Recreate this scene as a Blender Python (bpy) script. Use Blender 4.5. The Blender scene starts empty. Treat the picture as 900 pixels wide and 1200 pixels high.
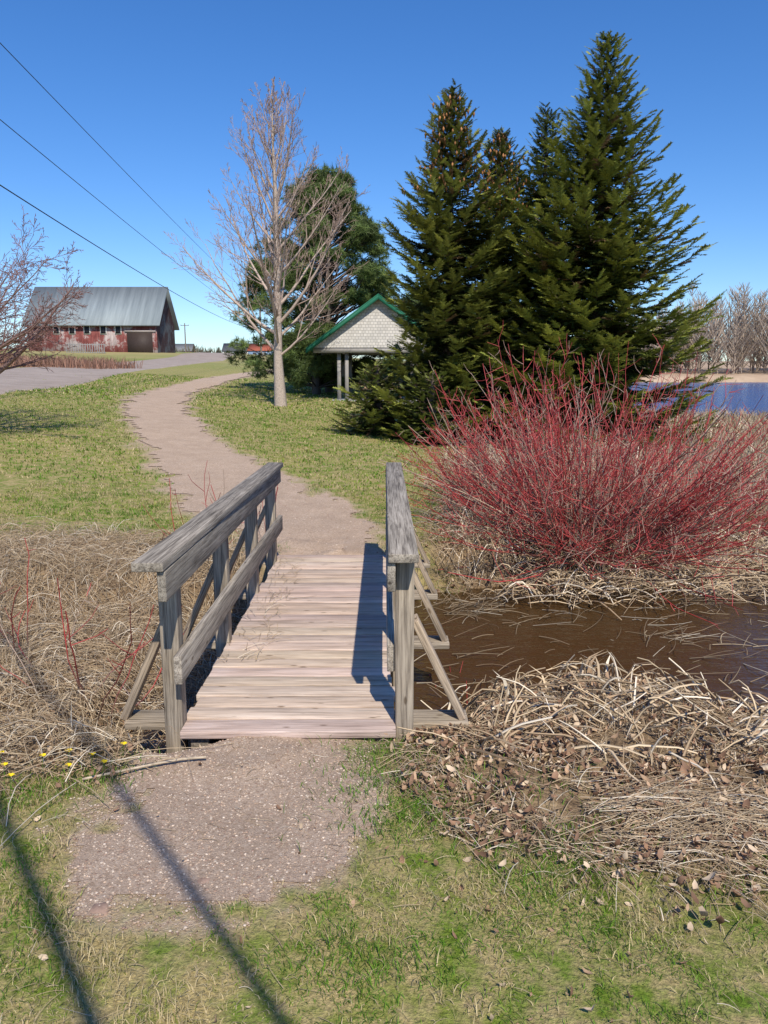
import bpy, math, numpy as np
from mathutils import Vector
rng=np.random.default_rng(7)
R=math.radians
scene=bpy.context.scene
# ---------------------------------------------------------------- helpers
def sm(a,b,x):
    t=np.clip((x-a)/(b-a),0,1); return t*t*(3-2*t)
def hsh(ix,iy,s):
    n=(ix.astype(np.int64)*374761393+iy.astype(np.int64)*668265263+s*144269)&0xffffffff
    n=((n^(n>>13))*1274126177)&0xffffffff
    return ((n^(n>>16))&0xffff)/65535.0
def vn(x,y,f,s=0):
    x=np.asarray(x,float)*f+1000; y=np.asarray(y,float)*f+1000
    ix=np.floor(x);iy=np.floor(y);fx=x-ix;fy=y-iy
    fx=fx*fx*(3-2*fx);fy=fy*fy*(3-2*fy)
    a=hsh(ix,iy,s);b=hsh(ix+1,iy,s);c=hsh(ix,iy+1,s);d=hsh(ix+1,iy+1,s)
    return (a*(1-fx)+b*fx)*(1-fy)+(c*(1-fx)+d*fx)*fy
def nrm(v): return v/np.maximum(np.linalg.norm(v,axis=-1,keepdims=True),1e-9)

class MB:
    def __init__(s): s.v=[];s.q=[];s.t=[];s.c=[];s.n=0
    def add(s,v,quads=None,tris=None,col=(1,1,1)):
        v=np.asarray(v,float).reshape(-1,3)
        c=np.broadcast_to(np.asarray(col,float),v.shape)
        s.v.append(v);s.c.append(c)
        if quads is not None and len(quads): s.q.append(np.asarray(quads).reshape(-1,4)+s.n)
        if tris is not None and len(tris): s.t.append(np.asarray(tris).reshape(-1,3)+s.n)
        s.n+=len(v)
    def build(s,name,mat,smooth=False,parent=None):
        v=np.concatenate(s.v);c=np.concatenate(s.c)
        q=np.concatenate(s.q) if s.q else np.zeros((0,4),int)
        t=np.concatenate(s.t) if s.t else np.zeros((0,3),int)
        me=bpy.data.meshes.new(name)
        me.vertices.add(len(v));me.vertices.foreach_set("co",v.astype(np.float32).ravel())
        me.loops.add(q.size+t.size)
        me.loops.foreach_set("vertex_index",np.concatenate([q.ravel(),t.ravel()]).astype(np.int32))
        me.polygons.add(len(q)+len(t))
        ls=np.concatenate([np.arange(len(q))*4,q.size+np.arange(len(t))*3]).astype(np.int32)
        me.polygons.foreach_set("loop_start",ls)
        if smooth: me.polygons.foreach_set("use_smooth",np.ones(len(ls),bool))
        me.update(calc_edges=True)
        a=me.attributes.new("col",'FLOAT_COLOR','POINT')
        cc=np.ones((len(v),4),np.float32);cc[:,:3]=c
        a.data.foreach_set("color",cc.ravel())
        me.materials.append(mat)
        return mkobj(name,me,parent)
def mkobj(name,me,parent=None,loc=None):
    o=bpy.data.objects.new(name,me);scene.collection.objects.link(o)
    if parent: o.parent=parent
    if loc is not None: o.location=loc
    return o
def empty(name): return mkobj(name,None)

def tubes(mb,P,Rr,sides=3,col=(1,1,1)):
    P=np.asarray(P,float);N,S,_=P.shape
    Rr=np.broadcast_to(np.asarray(Rr,float),(N,S))
    T=nrm(np.gradient(P,axis=1))
    m=nrm(P[:,-1]-P[:,0]);ref=np.where(np.abs(m[:,2:3])>.8,np.array([[1.,.13,0]]),np.array([[0,0,1.]]))
    U=nrm(np.cross(T,ref[:,None,:]));V=np.cross(T,U)
    a=np.arange(sides)*2*math.pi/sides
    v=P[:,:,None,:]+Rr[:,:,None,None]*(np.cos(a)[None,None,:,None]*U[:,:,None,:]+np.sin(a)[None,None,:,None]*V[:,:,None,:])
    idx=np.arange(N*S*sides).reshape(N,S,sides);nx=np.roll(idx,-1,axis=2)
    q=np.stack([idx[:,:-1],nx[:,:-1],nx[:,1:],idx[:,1:]],-1).reshape(-1,4)
    col=np.asarray(col,float)
    if col.ndim==2: col=np.repeat(col,S*sides,axis=0)
    elif col.ndim==3: col=np.repeat(col.reshape(N*S,3),sides,axis=0)
    mb.add(v.reshape(-1,3),quads=q,col=col)
def blades(mb,x,y,z,h,w,lean,col):
    N=len(x);az=rng.uniform(0,2*math.pi,N);az2=rng.uniform(0,2*math.pi,N)
    s=np.stack([np.cos(az),np.sin(az),0*az],1)*(w/2)[:,None]
    l=np.stack([np.cos(az2),np.sin(az2),0*az],1)*(lean*h)[:,None]
    b=np.stack([x,y,z-.005],1);up=np.zeros((N,3));up[:,2]=h
    mid=b+up*.6+l*.35;tip=b+up*(1-.3*lean[:,None])+l
    v=np.stack([b-s,b+s,mid-s*.8,mid+s*.8,tip],1)
    i=np.arange(N)[:,None]*5
    mb.add(v.reshape(-1,3),quads=i+np.array([[0,1,3,2]]),tris=i+np.array([[2,3,4]]),col=np.repeat(col,5,axis=0))
def inst(mb,tv,tt,pos,X,Y,Z,col):
    v=pos[:,None,:]+tv[None,:,0:1]*X[:,None,:]+tv[None,:,1:2]*Y[:,None,:]+tv[None,:,2:3]*Z[:,None,:]
    N=len(pos);n=len(tv)
    t=(np.arange(N)[:,None,None]*n+tt[None]).reshape(-1,3)
    mb.add(v.reshape(-1,3),tris=t,col=np.repeat(col,n,axis=0))
# ---------------------------------------------------------------- material helpers
def newmat(name):
    m=bpy.data.materials.new(name);m.use_nodes=True
    nt=m.node_tree;b=nt.nodes['Principled BSDF'];return m,nt,b
def nd(nt,t,**k):
    n=nt.nodes.new(t)
    for a,b in k.items():
        if a in n.inputs.keys(): n.inputs[a].default_value=b
        else: setattr(n,a,b)
    return n
def noise(nt,scale,detail=5,rough=.6,vec=None,dist=0):
    n=nd(nt,'ShaderNodeTexNoise',Scale=scale,Detail=detail,Roughness=rough,Distortion=dist)
    if vec is not None: nt.links.new(vec,n.inputs['Vector'])
    return n.outputs['Fac']
def ramp(nt,fac,stops):
    n=nt.nodes.new('ShaderNodeValToRGB');e=n.color_ramp.elements
    while len(e)<len(stops): e.new(.5)
    for i,(p,c) in enumerate(stops):
        e[i].position=p;e[i].color=(*c,1) if len(c)==3 else c
    nt.links.new(fac,n.inputs[0]);return n.outputs['Color']
def mix(nt,f,a,b,mode='MIX'):
    n=nt.nodes.new('ShaderNodeMix');n.data_type='RGBA';n.blend_type=mode
    for s,v in ((n.inputs[0],f),(n.inputs[6],a),(n.inputs[7],b)):
        if hasattr(v,'links'): nt.links.new(v,s)
        elif isinstance(v,(int,float)): s.default_value=v if s==n.inputs[0] else (v,v,v,1)
        else: s.default_value=(*v,1)
    return n.outputs[2]
def bump(nt,b,h,strength,dist):
    n=nd(nt,'ShaderNodeBump',Strength=strength,Distance=dist)
    nt.links.new(h,n.inputs['Height']);nt.links.new(n.outputs[0],b.inputs['Normal'])
def gco(nt): return nt.nodes.new('ShaderNodeTexCoord').outputs['Object']
def attr(nt,name,out='Color'):
    a=nt.nodes.new('ShaderNodeAttribute');a.attribute_name=name;return a.outputs[out]
def mapping(nt,vec,scale):
    m=nd(nt,'ShaderNodeMapping');m.inputs['Scale'].default_value=scale;nt.links.new(vec,m.inputs['Vector']);return m.outputs[0]

def colmat(name,rough=.7,transl=0.0,nscale=0,namp=.3,spec=.2):
    m,nt,b=newmat(name);c=attr(nt,'col')
    if nscale:
        f=noise(nt,nscale,3,.6,gco(nt));k=ramp(nt,f,[(.3,(1-namp,)*3),(.7,(1+namp,)*3)])
        c=mix(nt,1.0,c,k,'MULTIPLY')
    nt.links.new(c,b.inputs['Base Color']);b.inputs['Roughness'].default_value=rough
    b.inputs['Specular IOR Level'].default_value=spec
    if transl>0:
        t=nt.nodes.new('ShaderNodeBsdfTranslucent');nt.links.new(c,t.inputs[0])
        s=nt.nodes.new('ShaderNodeMixShader');s.inputs[0].default_value=transl
        nt.links.new(b.outputs[0],s.inputs[1]);nt.links.new(t.outputs[0],s.inputs[2])
        nt.links.new(s.outputs[0],nt.nodes['Material Output'].inputs[0])
    return m
M_grass=colmat('grass_blades',.55,.3)
M_straw=colmat('dry_straw',.6,0,spec=.3)
M_needle=colmat('conifer_needles',.5,.2,spec=.3)
M_twig=colmat('twig_bark',.65)
M_bark=colmat('bark',.85,0,30,.35)
M_stem=colmat('red_stems',.45,0,spec=.4)
M_leaf=colmat('dead_leaves',.65,.15)
M_plain=colmat('painted',.6,0,6,.12)
M_stone=colmat('pebbles',.8,0,60,.25)

# ---------------------------------------------------------------- terrain height
PT=np.array([(0,0,0),(-6,0,.05),(6,0,-.1),(0,3.4,-.045),(-.6,2.4,-.02),(-3,3.4,-.1),(2,3.2,-.12),(4,3.4,-.25),(-3,8,-.06),(0,7.2,-.03),(-1,7.2,-.03),(3,8,-.28),(6,8,-.4),
(-4,12,.15),(0,12,.08),(3,12,-.1),(6,12,-.35),(-8,14,.6),(-4.8,17.5,.5),(-6.4,21.5,.7),(-3,20,.4),(1,20,.15),(5,20,0),(9,20,-.35),
(-11.4,23,1.2),(-8.7,32,.9),(-3.6,27,.55),(-1,30,.62),(4,32,.4),(12,32,-.35),(30,25,-.36),(-15.5,44,1.6),(-21.6,44,1.9),(-9.7,45,1.3),(-9.8,60,1.7),(-20.6,70,2.1),(0,60,1.4),
(-30,106,4.4),(-20,100,3.2),(-25,130,4.8),(-45,106,4.6),(0,100,2.6),(40,100,-.3),(100,100,-.3),(60,192,1.2),(120,192,1.6),(60,260,4),(200,260,6),(0,190,5),(-60,190,7),(-60,60,3.2),
(-40,20,2.2),(-20,0,.9),(-40,-30,1),(40,-20,-.2),(40,10,-.36),(0,-20,.1),(0,500,9),(-400,400,11),(400,400,8),(-400,0,6),(400,0,.5),(0,-300,1),(700,100,0)])
def _fit():
    d=np.linalg.norm(PT[:,None,:2]-PT[None,:,:2],axis=2)
    n=len(PT);A=np.zeros((n+1,n+1));A[:n,:n]=-d;A[:n,n]=1;A[n,:n]=1
    return np.linalg.solve(A,np.append(PT[:,2],0))
W=_fit()
def H(x,y,micro=True):
    x=np.asarray(x,float);y=np.asarray(y,float);sh=x.shape;x=x.ravel();y=y.ravel()
    h=np.full(len(x),W[-1])
    for i in range(len(PT)): h-=W[i]*np.sqrt((x-PT[i,0])**2+(y-PT[i,1])**2+.3)
    cy=np.interp(x,[-8,-1,.4,1.5,3.5,6,14],[5.2,5.2,5.75,6.2,6.35,7,9])
    hw=np.interp(x,[-8,-1.7,-.8,.4,1.5,3.2,5,14],[1.4,1.3,1.1,1.3,1.38,1.5,1.6,2])
    zb=np.interp(x,[-8,-1.8,-1.0,14],[-.30,-.34,-.8,-.8])
    d=np.abs(y-cy)+.6*(vn(x,y,.9,3)-.5)+.45*(vn(x,y,2.6,4)-.5)+.15*(vn(x,y,7,4)-.5)
    m=1-sm(.8,1.5,d/hw)
    m*=1-sm(12,16,x)
    h=h*(1-m)+np.minimum(h,zb)*m
    e=np.sqrt(((x-5.8)/2.1)**2+((y-10.2)/1.3)**2)+.3*(vn(x,y,1.5,5)-.5)
    m=1-sm(.7,1.2,e);h=h*(1-m)-.8*m
    dl=np.minimum(np.minimum(x-10,y-34),184-y)+4*(vn(x,y,.12,6)-.5)
    m=sm(-1.5,1.5,dl);h=h*(1-m)-1.3*m
    if micro:
        k=dryz(x,y)
        near=1-sm(15,40,y)
        h+=near*(.014*(vn(x,y,4,8)-.5)+k*.09*(vn(x,y,2.2,9)-.5)+k*.045*(vn(x,y,7,10)-.5))
    return h.reshape(sh)
PATH=np.array([(-.47,7.0),(-.75,8.2),(-1.2,9.3),(-2.0,10.8),(-2.95,12.8),(-4.0,15.2),(-4.9,17.5),(-6.3,21.5),(-7.6,26),(-8.7,32),(-9.7,45),(-9.8,60),(-10.5,90)])
PW=np.array([.62,.80,.95,.98,.95,.95,.95,.98,1.05,1.05,1.05,1.,1.])
def pathd(x,y):
    best=np.full(np.shape(x),99.)
    for i in range(len(PATH)-1):
        a=PATH[i];b=PATH[i+1];ab=b-a
        t=np.clip(((x-a[0])*ab[0]+(y-a[1])*ab[1])/(ab@ab),0,1)
        d=np.hypot(x-a[0]-t*ab[0],y-a[1]-t*ab[1])/(PW[i]*(1-t)+PW[i+1]*t)
        best=np.minimum(best,d)
    return best
def pathz(x,y):   # 0..1 gravel
    n=.45*(vn(x,y,1.6,11)-.5)+.35*(vn(x,y,6,12)-.5)+.2*(vn(x,y,16,15)-.5)
    a=1-sm(.72,1.2,pathd(x,y)+n)
    lo=np.interp(x,[-1.15,-1.0,-.6,-.24,-.03,.1],[2.6,2.25,2.2,2.42,2.7,3.3])
    n2=.30*(vn(x,y,4,13)-.5)+.22*(vn(x,y,13,14)-.5)+.12*(vn(x,y,30,16)-.5)
    b=sm(-.14,.14,y-lo+n2)*sm(-.12,.12,x+1.14+.12*np.clip(y-2.9,-1,1)+n2)*sm(-.18,.18,.05-x+n2)*(y<3.6)
    return np.maximum(a,b)
def dryz(x,y):
    n=.9*(vn(x,y,1.3,21)-.5)+.35*(vn(x,y,6,22)-.5)
    n3=.6*(vn(x,y,3.3,23)-.5)+.35*(vn(x,y,11,24)-.5)
    L=(x<-.4)*sm(-.25,.25,y-2.98+n*.35+n3*.4)*(1-sm(-.35,.35,y-8.0+n*1.1))
    lo=np.interp(x,[-.1,.05,.34,.7,1.25,4],[3.6,3.2,2.65,2.45,2.26,2.1])
    xr=np.interp(y,[2,6.6,7,9,14,19,30],[-9,-9,.35,.75,1.2,2.0,4.0])
    Rr=(x>=-.4)*sm(-.28,.28,y-lo+n*.3+n3*.6)*sm(-.3,.3,x-xr+n*.5+n3*.5)
    return np.maximum(L,Rr)*(y<34)
# ---------------------------------------------------------------- ground sheet
def seg(*parts):
    out=[]
    for a,b,s in parts: out.append(np.arange(a,b-1e-6,s))
    return np.concatenate(out)
gx=np.concatenate([-np.geomspace(900,32,22),seg((-31,-12,.4),(-12,-5,.15),(-5,-2.2,.08),(-2.2,2.2,.035),(2.2,6,.08),(6,13,.22),(13,32,.8)),np.geomspace(32,900,24)])
gy=np.concatenate([-np.geomspace(500,2,14),seg((-1,1.4,.3),(1.4,4.2,.035),(4.2,11,.06),(11,24,.12),(24,40,.3),(40,90,.7),(90,200,2.5)),np.geomspace(200,1500,22)])
X,Y=np.meshgrid(gx,gy);Z=H(X,Y)
pz=pathz(X,Y);dz=dryz(X,Y)*(1-pz)
V=np.stack([X,Y,Z],-1).reshape(-1,3)
ny,nx=X.shape;I=np.arange(nx*ny).reshape(ny,nx)
Q=np.stack([I[:-1,:-1],I[:-1,1:],I[1:,1:],I[1:,:-1]],-1).reshape(-1,4)
far=sm(60,110,Y)
C=np.stack([pz,dz,far],-1).reshape(-1,3)

def gravel_nodes(nt,co):
    v=nd(nt,'ShaderNodeTexVoronoi',Scale=75);nt.links.new(co,v.inputs['Vector'])
    bw=nt.nodes.new('ShaderNodeRGBToBW');nt.links.new(v.outputs['Color'],bw.inputs[0])
    f=ramp(nt,bw.outputs[0],[(.0,(.30,.20,.135)),(.5,(.50,.365,.265)),(.85,(.62,.48,.365)),(1,(.72,.61,.50))])
    big=noise(nt,2.6,6,.7,co);k=ramp(nt,big,[(.3,(.70,.65,.60)),(.7,(1.12,1.11,1.1))])
    c=mix(nt,1.0,f,k,'MULTIPLY')
    fine=noise(nt,150,4,.75,co)
    c=mix(nt,.5,c,ramp(nt,fine,[(.3,(.22,.145,.095)),(.7,(.80,.63,.49))]))
    return c,v.outputs['Distance'],fine
m,nt,b=newmat('ground_soil_and_turf');co=gco(nt)
z=attr(nt,'col');sp=nt.nodes.new('ShaderNodeSeparateColor');nt.links.new(z,sp.inputs[0])
n1=noise(nt,.9,6,.65,co);n2=noise(nt,7,5,.7,co);n3=noise(nt,70,4,.7,co)
green=ramp(nt,n1,[(.3,(.11,.20,.020)),(.5,(.18,.25,.032)),(.7,(.31,.29,.07))])
green=mix(nt,ramp(nt,n2,[(.36,(0,0,0)),(.58,(.95,.95,.95))]),green,(.46,.36,.17))
green=mix(nt,.7,green,ramp(nt,n3,[(.3,(.3,.3,.3)),(.7,(1.35,1.35,1.35))]),'MULTIPLY')
dry=ramp(nt,n2,[(.3,(.13,.085,.05)),(.5,(.30,.205,.12)),(.7,(.46,.34,.20))])
dry=mix(nt,.8,dry,ramp(nt,n3,[(.3,(.25,.25,.25)),(.7,(1.3,1.3,1.3))]),'MULTIPLY')
gr,gd,gf=gravel_nodes(nt,co)
spx=nt.nodes.new('ShaderNodeSeparateXYZ');nt.links.new(co,spx.inputs[0])
mr=nd(nt,'ShaderNodeMapRange');mr.inputs['From Min'].default_value=20;mr.inputs['From Max'].default_value=50;nt.links.new(spx.outputs['X'],mr.inputs['Value'])
farc=ramp(nt,noise(nt,.06,5,.6,co),[(.35,(.15,.22,.05)),(.6,(.36,.30,.14))])
farc=mix(nt,mr.outputs['Result'],farc,ramp(nt,noise(nt,.2,5,.6,co),[(.3,(.36,.25,.17)),(.7,(.52,.39,.27))]))
c=mix(nt,sp.outputs[2],green,farc)
c=mix(nt,sp.outputs[1],c,dry);c=mix(nt,sp.outputs[0],c,gr)
nt.links.new(c,b.inputs['Base Color']);b.inputs['Roughness'].default_value=.95;b.inputs['Specular IOR Level'].default_value=.1
bump(nt,b,n3,.8,.02)
mb=MB();mb.add(V,quads=Q,col=C);mb.build('ground',m,True)
m,nt,b=newmat('path_gravel');co=gco(nt);gr,gd,gf=gravel_nodes(nt,co)
nt.links.new(gr,b.inputs['Base Color']);b.inputs['Roughness'].default_value=.95;b.inputs['Specular IOR Level'].default_value=.15
bump(nt,b,gf,.8,.015)
pf=pz.reshape(-1)[Q].mean(1)>.85
mb=MB();u,inv=np.unique(Q[pf],return_inverse=True)
vv=V[u].copy();vv[:,2]+=.003+.0006*vv[:,1];mb.add(vv,quads=inv.reshape(-1,4));mb.build('gravel_path',m,True)

# road strip
def road():
    c=np.array([(-4.5,-40),(-10,-5),(-14.2,23.3),(-18.4,44),(-23.5,70),(-23.5,100),(-27.5,130),(-40,200)],float)
    t=np.arange(len(c));tt=np.linspace(0,len(c)-1,260)
    cx=np.interp(tt,t,c[:,0]);cy=np.interp(tt,t,c[:,1])
    for _ in range(25): cx[1:-1]=(cx[:-2]+cx[1:-1]+cx[2:])/3;cy[1:-1]=(cy[:-2]+cy[1:-1]+cy[2:])/3
    d=nrm(np.stack([np.gradient(cx),np.gradient(cy)],1));n=np.stack([d[:,1],-d[:,0]],1)
    off=np.array([-3.3,-3.0,-1.5,0,1.5,3.0,3.3])
    P=np.stack([cx,cy],1)[:,None,:]+off[None,:,None]*n[:,None,:]
    zz=H(P[...,0],P[...,1])+.07;zz[:,0]-=.12;zz[:,-1]-=.12
    v=np.concatenate([P,zz[...,None]],-1)
    N,S=zz.shape;i=np.arange(N*S).reshape(N,S)
    q=np.stack([i[:-1,:-1],i[:-1,1:],i[1:,1:],i[1:,:-1]],-1).reshape(-1,4)
    m,nt,b=newmat('old_asphalt');co=gco(nt)
    c_=ramp(nt,noise(nt,.7,6,.7,co),[(.3,(.29,.225,.18)),(.7,(.42,.34,.28))])
    c_=mix(nt,.5,c_,ramp(nt,noise(nt,40,3,.7,co),[(.3,(.6,.6,.6)),(.7,(1.3,1.3,1.3))]),'MULTIPLY')
    nt.links.new(c_,b.inputs['Base Color']);b.inputs['Roughness'].default_value=.9
    mb=MB();mb.add(v.reshape(-1,3),quads=q);mb.build('road',m,True)
road()
# ---------------------------------------------------------------- water
def water(name,x0,x1,y0,y1,base,rs,dist,st,rough=.06):
    m,nt,b=newmat(name+'_surface');co=gco(nt)
    b.inputs['Base Color'].default_value=(*base,1);b.inputs['Roughness'].default_value=rough
    b.inputs['IOR'].default_value=1.33
    bump(nt,b,noise(nt,rs,4,.55,mapping(nt,co,(1,2.2,1))),st,dist)
    mb=MB();mb.add([(x0,y0,-.45),(x1,y0,-.45),(x1,y1,-.45),(x0,y1,-.45)],quads=[[0,1,2,3]]);mb.build(name,m)
water('creek_water',-3,16,2.8,16,(.060,.031,.010),4.5,.03,.7)
water('lake_water',6,700,30,188,(.012,.07,.24),1.2,.25,.9,.15)

# ---------------------------------------------------------------- wood
def woodmat(name,cols,dark=.5):
    m,nt,b=newmat(name)
    g=attr(nt,'gco','Vector')
    f=noise(nt,1.0,7,.7,mapping(nt,g,(2.5,45,45)),.4)
    f2=noise(nt,1.0,4,.6,mapping(nt,g,(1.2,6,6)))
    f3=noise(nt,1.0,3,.6,mapping(nt,g,(3,160,160)))
    c=ramp(nt,f,cols)
    c=mix(nt,.8,c,ramp(nt,f2,[(.3,(.62,.62,.62)),(.7,(1.2,1.2,1.2))]),'MULTIPLY')
    c=mix(nt,dark,c,ramp(nt,f3,[(.36,(.3,.28,.27)),(.5,(1.05,1.05,1.05))]),'MULTIPLY')
    vo=nd(nt,'ShaderNodeTexVoronoi',Scale=1.0);nt.links.new(mapping(nt,g,(5,14,14)),vo.inputs['Vector'])
    c=mix(nt,.8,c,ramp(nt,vo.outputs['Distance'],[(.07,(.3,.25,.2)),(.14,(1,1,1))]),'MULTIPLY')
    c=mix(nt,1.0,c,attr(nt,'col'),'MULTIPLY')
    nt.links.new(c,b.inputs['Base Color']);b.inputs['Roughness'].default_value=.85;b.inputs['Specular IOR Level'].default_value=.2
    bump(nt,b,f,.6,.006);return m
M_rail=woodmat('weathered_grey_wood',[(.3,(.12,.105,.09)),(.5,(.35,.315,.275)),(.72,(.54,.495,.435))],.75)
M_deck=woodmat('deck_wood',[(.25,(.40,.29,.22)),(.5,(.64,.50,.40)),(.75,(.78,.65,.54))],.6)
class BX:
    def __init__(s): s.mb=MB();s.g=[]
    def box(s,c,L,dirx,dims_w,dims_h,up=(0,0,1),col=(1,1,1)):
        dx=nrm(np.array(dirx,float));up=np.array(up,float);dy=nrm(np.cross(up,dx));dzv=np.cross(dx,dy)
        k=np.array([(a,b_,d) for a in(-.5,.5) for b_ in(-.5,.5) for d in(-.5,.5)])*np.array([L,dims_w,dims_h])
        v=np.array(c)+k[:,0:1]*dx+k[:,1:2]*dy+k[:,2:3]*dzv
        q=[[0,1,3,2],[4,6,7,5],[0,4,5,1],[2,3,7,6],[0,2,6,4],[1,5,7,3]]
        s.mb.add(v,quads=q,col=col);s.g.append(k+rng.uniform(-20,20,3))
    def beam(s,a,b,w,h,up=(0,0,1),col=(1,1,1)):
        a=np.array(a,float);b=np.array(b,float);s.box((a+b)/2,np.linalg.norm(b-a),b-a,w,h,up,col)
    def build(s,name,mat,parent,bev=.005):
        o=s.mb.build(name,mat,False,parent)
        a=o.data.attributes.new('gco','FLOAT_VECTOR','POINT');a.data.foreach_set('vector',np.concatenate(s.g).astype(np.float32).ravel())
        if bev:
            md=o.modifiers.new('bevel','BEVEL');md.width=bev;md.segments=2
        return o
br=empty('wooden_footbridge')
dk=BX();y=3.45;i=0
while y<7.02:
    w=rng.uniform(.132,.150);x0=-1.0+rng.uniform(-.018,.018);x1=.052+rng.uniform(-.018,.012)
    k=rng.uniform(.84,1.08);c=(k,k*rng.uniform(.95,1.02),k*rng.uniform(.92,1.04))
    dk.beam((x0,y+w/2,-.02+rng.uniform(-.003,.003)),(x1,y+w/2+rng.uniform(-.004,.004),-.02+rng.uniform(-.004,.004)),w-rng.uniform(.007,.014),.038,col=c)
    y+=w
dk.build('deck_planks',M_deck,br,.004)
st=BX()
for x in(-.9,-.5,-.05): st.beam((x,3.49,-.14),(x,7.0,-.14),.09,.2,col=(.6,.55,.5))
py=[3.56,4.72,5.84,6.86]
for y in py: st.beam((-1.32,y+.16,-.065),(.43,y+.16,-.065),.15,.045,col=(1.1,1.0,.86))
st.build('cross_beams',M_rail,br)
for side,px,s in(('left',-1.03,-1),('right',.10,1)):
    rl=BX()
    for k,y in enumerate(py):
        c=(1.02,.94,.83)
        rl.beam((px,y,-.32),(px,y,.855-.002),.088,.088,up=(0,1,0),col=c)
        rl.beam((px+s*.05,y+.105,.5),(px+s*(.30),y+.155,-.04),.038,.10,up=(0,1,0),col=(1.2,1.04,.86))
    ye=3.2 if side=='left' else 3.36
    ix=px-s*(.044+.022)
    rl.beam((ix,ye+.02,.785),(ix+.0,6.98,.785),.038,.135,col=(.82,.80,.76))
    rl.beam((ix,ye+.2,.33),(ix,7.03,.33),.038,.14,col=(1.0,.96,.9))
    rl.beam((px-s*.012,ye,.878),(px-s*.012+(.03 if side=='left' else 0),6.97,.878),.138,.042,col=(.88,.85,.80))
    rl.build(side+'_railing',M_rail,br)
# ---------------------------------------------------------------- barn
def quadbox(mb,x0,x1,y0,y1,z0,z1,col):
    v=[(x0,y0,z0),(x1,y0,z0),(x1,y1,z0),(x0,y1,z0),(x0,y0,z1),(x1,y0,z1),(x1,y1,z1),(x0,y1,z1)]
    mb.add(v,quads=[[0,3,2,1],[4,5,6,7],[0,1,5,4],[1,2,6,5],[2,3,7,6],[3,0,4,7]],col=col)
def slopeslab(mb,x0,x1,ya,za,yb,zb,t,col):
    v=[(x0,ya,za),(x1,ya,za),(x1,yb,zb),(x0,yb,zb)];v+=[(p[0],p[1],p[2]+t) for p in v]
    mb.add(v,quads=[[0,3,2,1],[4,5,6,7],[0,1,5,4],[1,2,6,5],[2,3,7,6],[3,0,4,7]],col=col)
barn=empty('red_barn')
m,nt,b=newmat('faded_red_boards');co=gco(nt)
f=noise(nt,.55,6,.8,mapping(nt,co,(1,1,.8)));f2=noise(nt,1,3,.6,mapping(nt,co,(9,9,.4)))
c=ramp(nt,f,[(.35,(.16,.035,.03)),(.5,(.25,.075,.065)),(.56,(.42,.33,.31)),(.7,(.52,.45,.42))]);c=mix(nt,.8,c,ramp(nt,f2,[(.35,(.45,.45,.45)),(.65,(1.2,1.2,1.2))]),'MULTIPLY')
c=mix(nt,1.,c,attr(nt,'col'),'MULTIPLY')
nt.links.new(c,b.inputs['Base Color']);b.inputs['Roughness'].default_value=.9
bx0,bx1,by0,by1,bz=-48,-30.6,106,115,4.1
ez,rz=bz+4.4,bz+9.2;ym=(by0+by1)/2
mb=MB();quadbox(mb,bx0,bx1,by0,by1,bz-1,ez,(1,1,1))
for x in(bx0,bx1):
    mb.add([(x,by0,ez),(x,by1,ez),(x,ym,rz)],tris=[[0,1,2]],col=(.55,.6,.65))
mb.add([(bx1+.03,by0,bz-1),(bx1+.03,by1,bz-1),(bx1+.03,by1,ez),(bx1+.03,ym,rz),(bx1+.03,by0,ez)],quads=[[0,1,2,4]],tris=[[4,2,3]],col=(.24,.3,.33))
mb.build('walls',m,False,barn)
m,nt,b=newmat('metal_roof');co=gco(nt)
c=ramp(nt,noise(nt,1,4,.6,mapping(nt,co,(2.2,.15,.15))),[(.3,(.19,.22,.23)),(.7,(.30,.34,.345))])
nt.links.new(c,b.inputs['Base Color']);b.inputs['Roughness'].default_value=.7
mb=MB();dr=(rz-ez)/(ym-by0)
slopeslab(mb,bx0-.5,bx1+.6,by0-.6,ez-.6*dr,ym,rz,.18,(1,1,1));slopeslab(mb,bx0-.5,bx1+.6,by1+.6,ez-.6*dr,ym,rz,.18,(1,1,1))
mb.build('roof',m,False,barn)
mb=MB()
for x in(-46.6,-44.5,-42.4,-40.4,-38.2,-36.2):
    quadbox(mb,x,x+.9,by0-.06,by0+.05,bz+2.7,bz+3.9,(.75,.74,.72));quadbox(mb,x+.12,x+.78,by0-.09,by0-.05,bz+2.82,bz+3.78,(.03,.03,.04))
quadbox(mb,-34.6,-31.2,by0-.09,by0+.04,bz-.5,bz+3.0,(.05,.035,.03))
quadbox(mb,-34.9,-30.7,by0-.12,by0-.02,bz+3.0,bz+3.25,(.35,.30,.28))
quadbox(mb,bx0,bx1+.1,by0-.08,by0+.05,ez-.35,ez-.05,(.42,.36,.33))
mb.build('windows_and_doors',M_plain,False,barn)
mb=MB()
for x in np.arange(-40.5,-35.5,.3): quadbox(mb,x,x+.08,100,100.06,3.2,5.4,(.25,.24,.23))
for zz in(4.2,5.2): quadbox(mb,-40.5,-35.5,100.06,100.12,zz,zz+.1,(.3,.28,.27))
mb.build('wooden_fence',M_plain)
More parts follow.
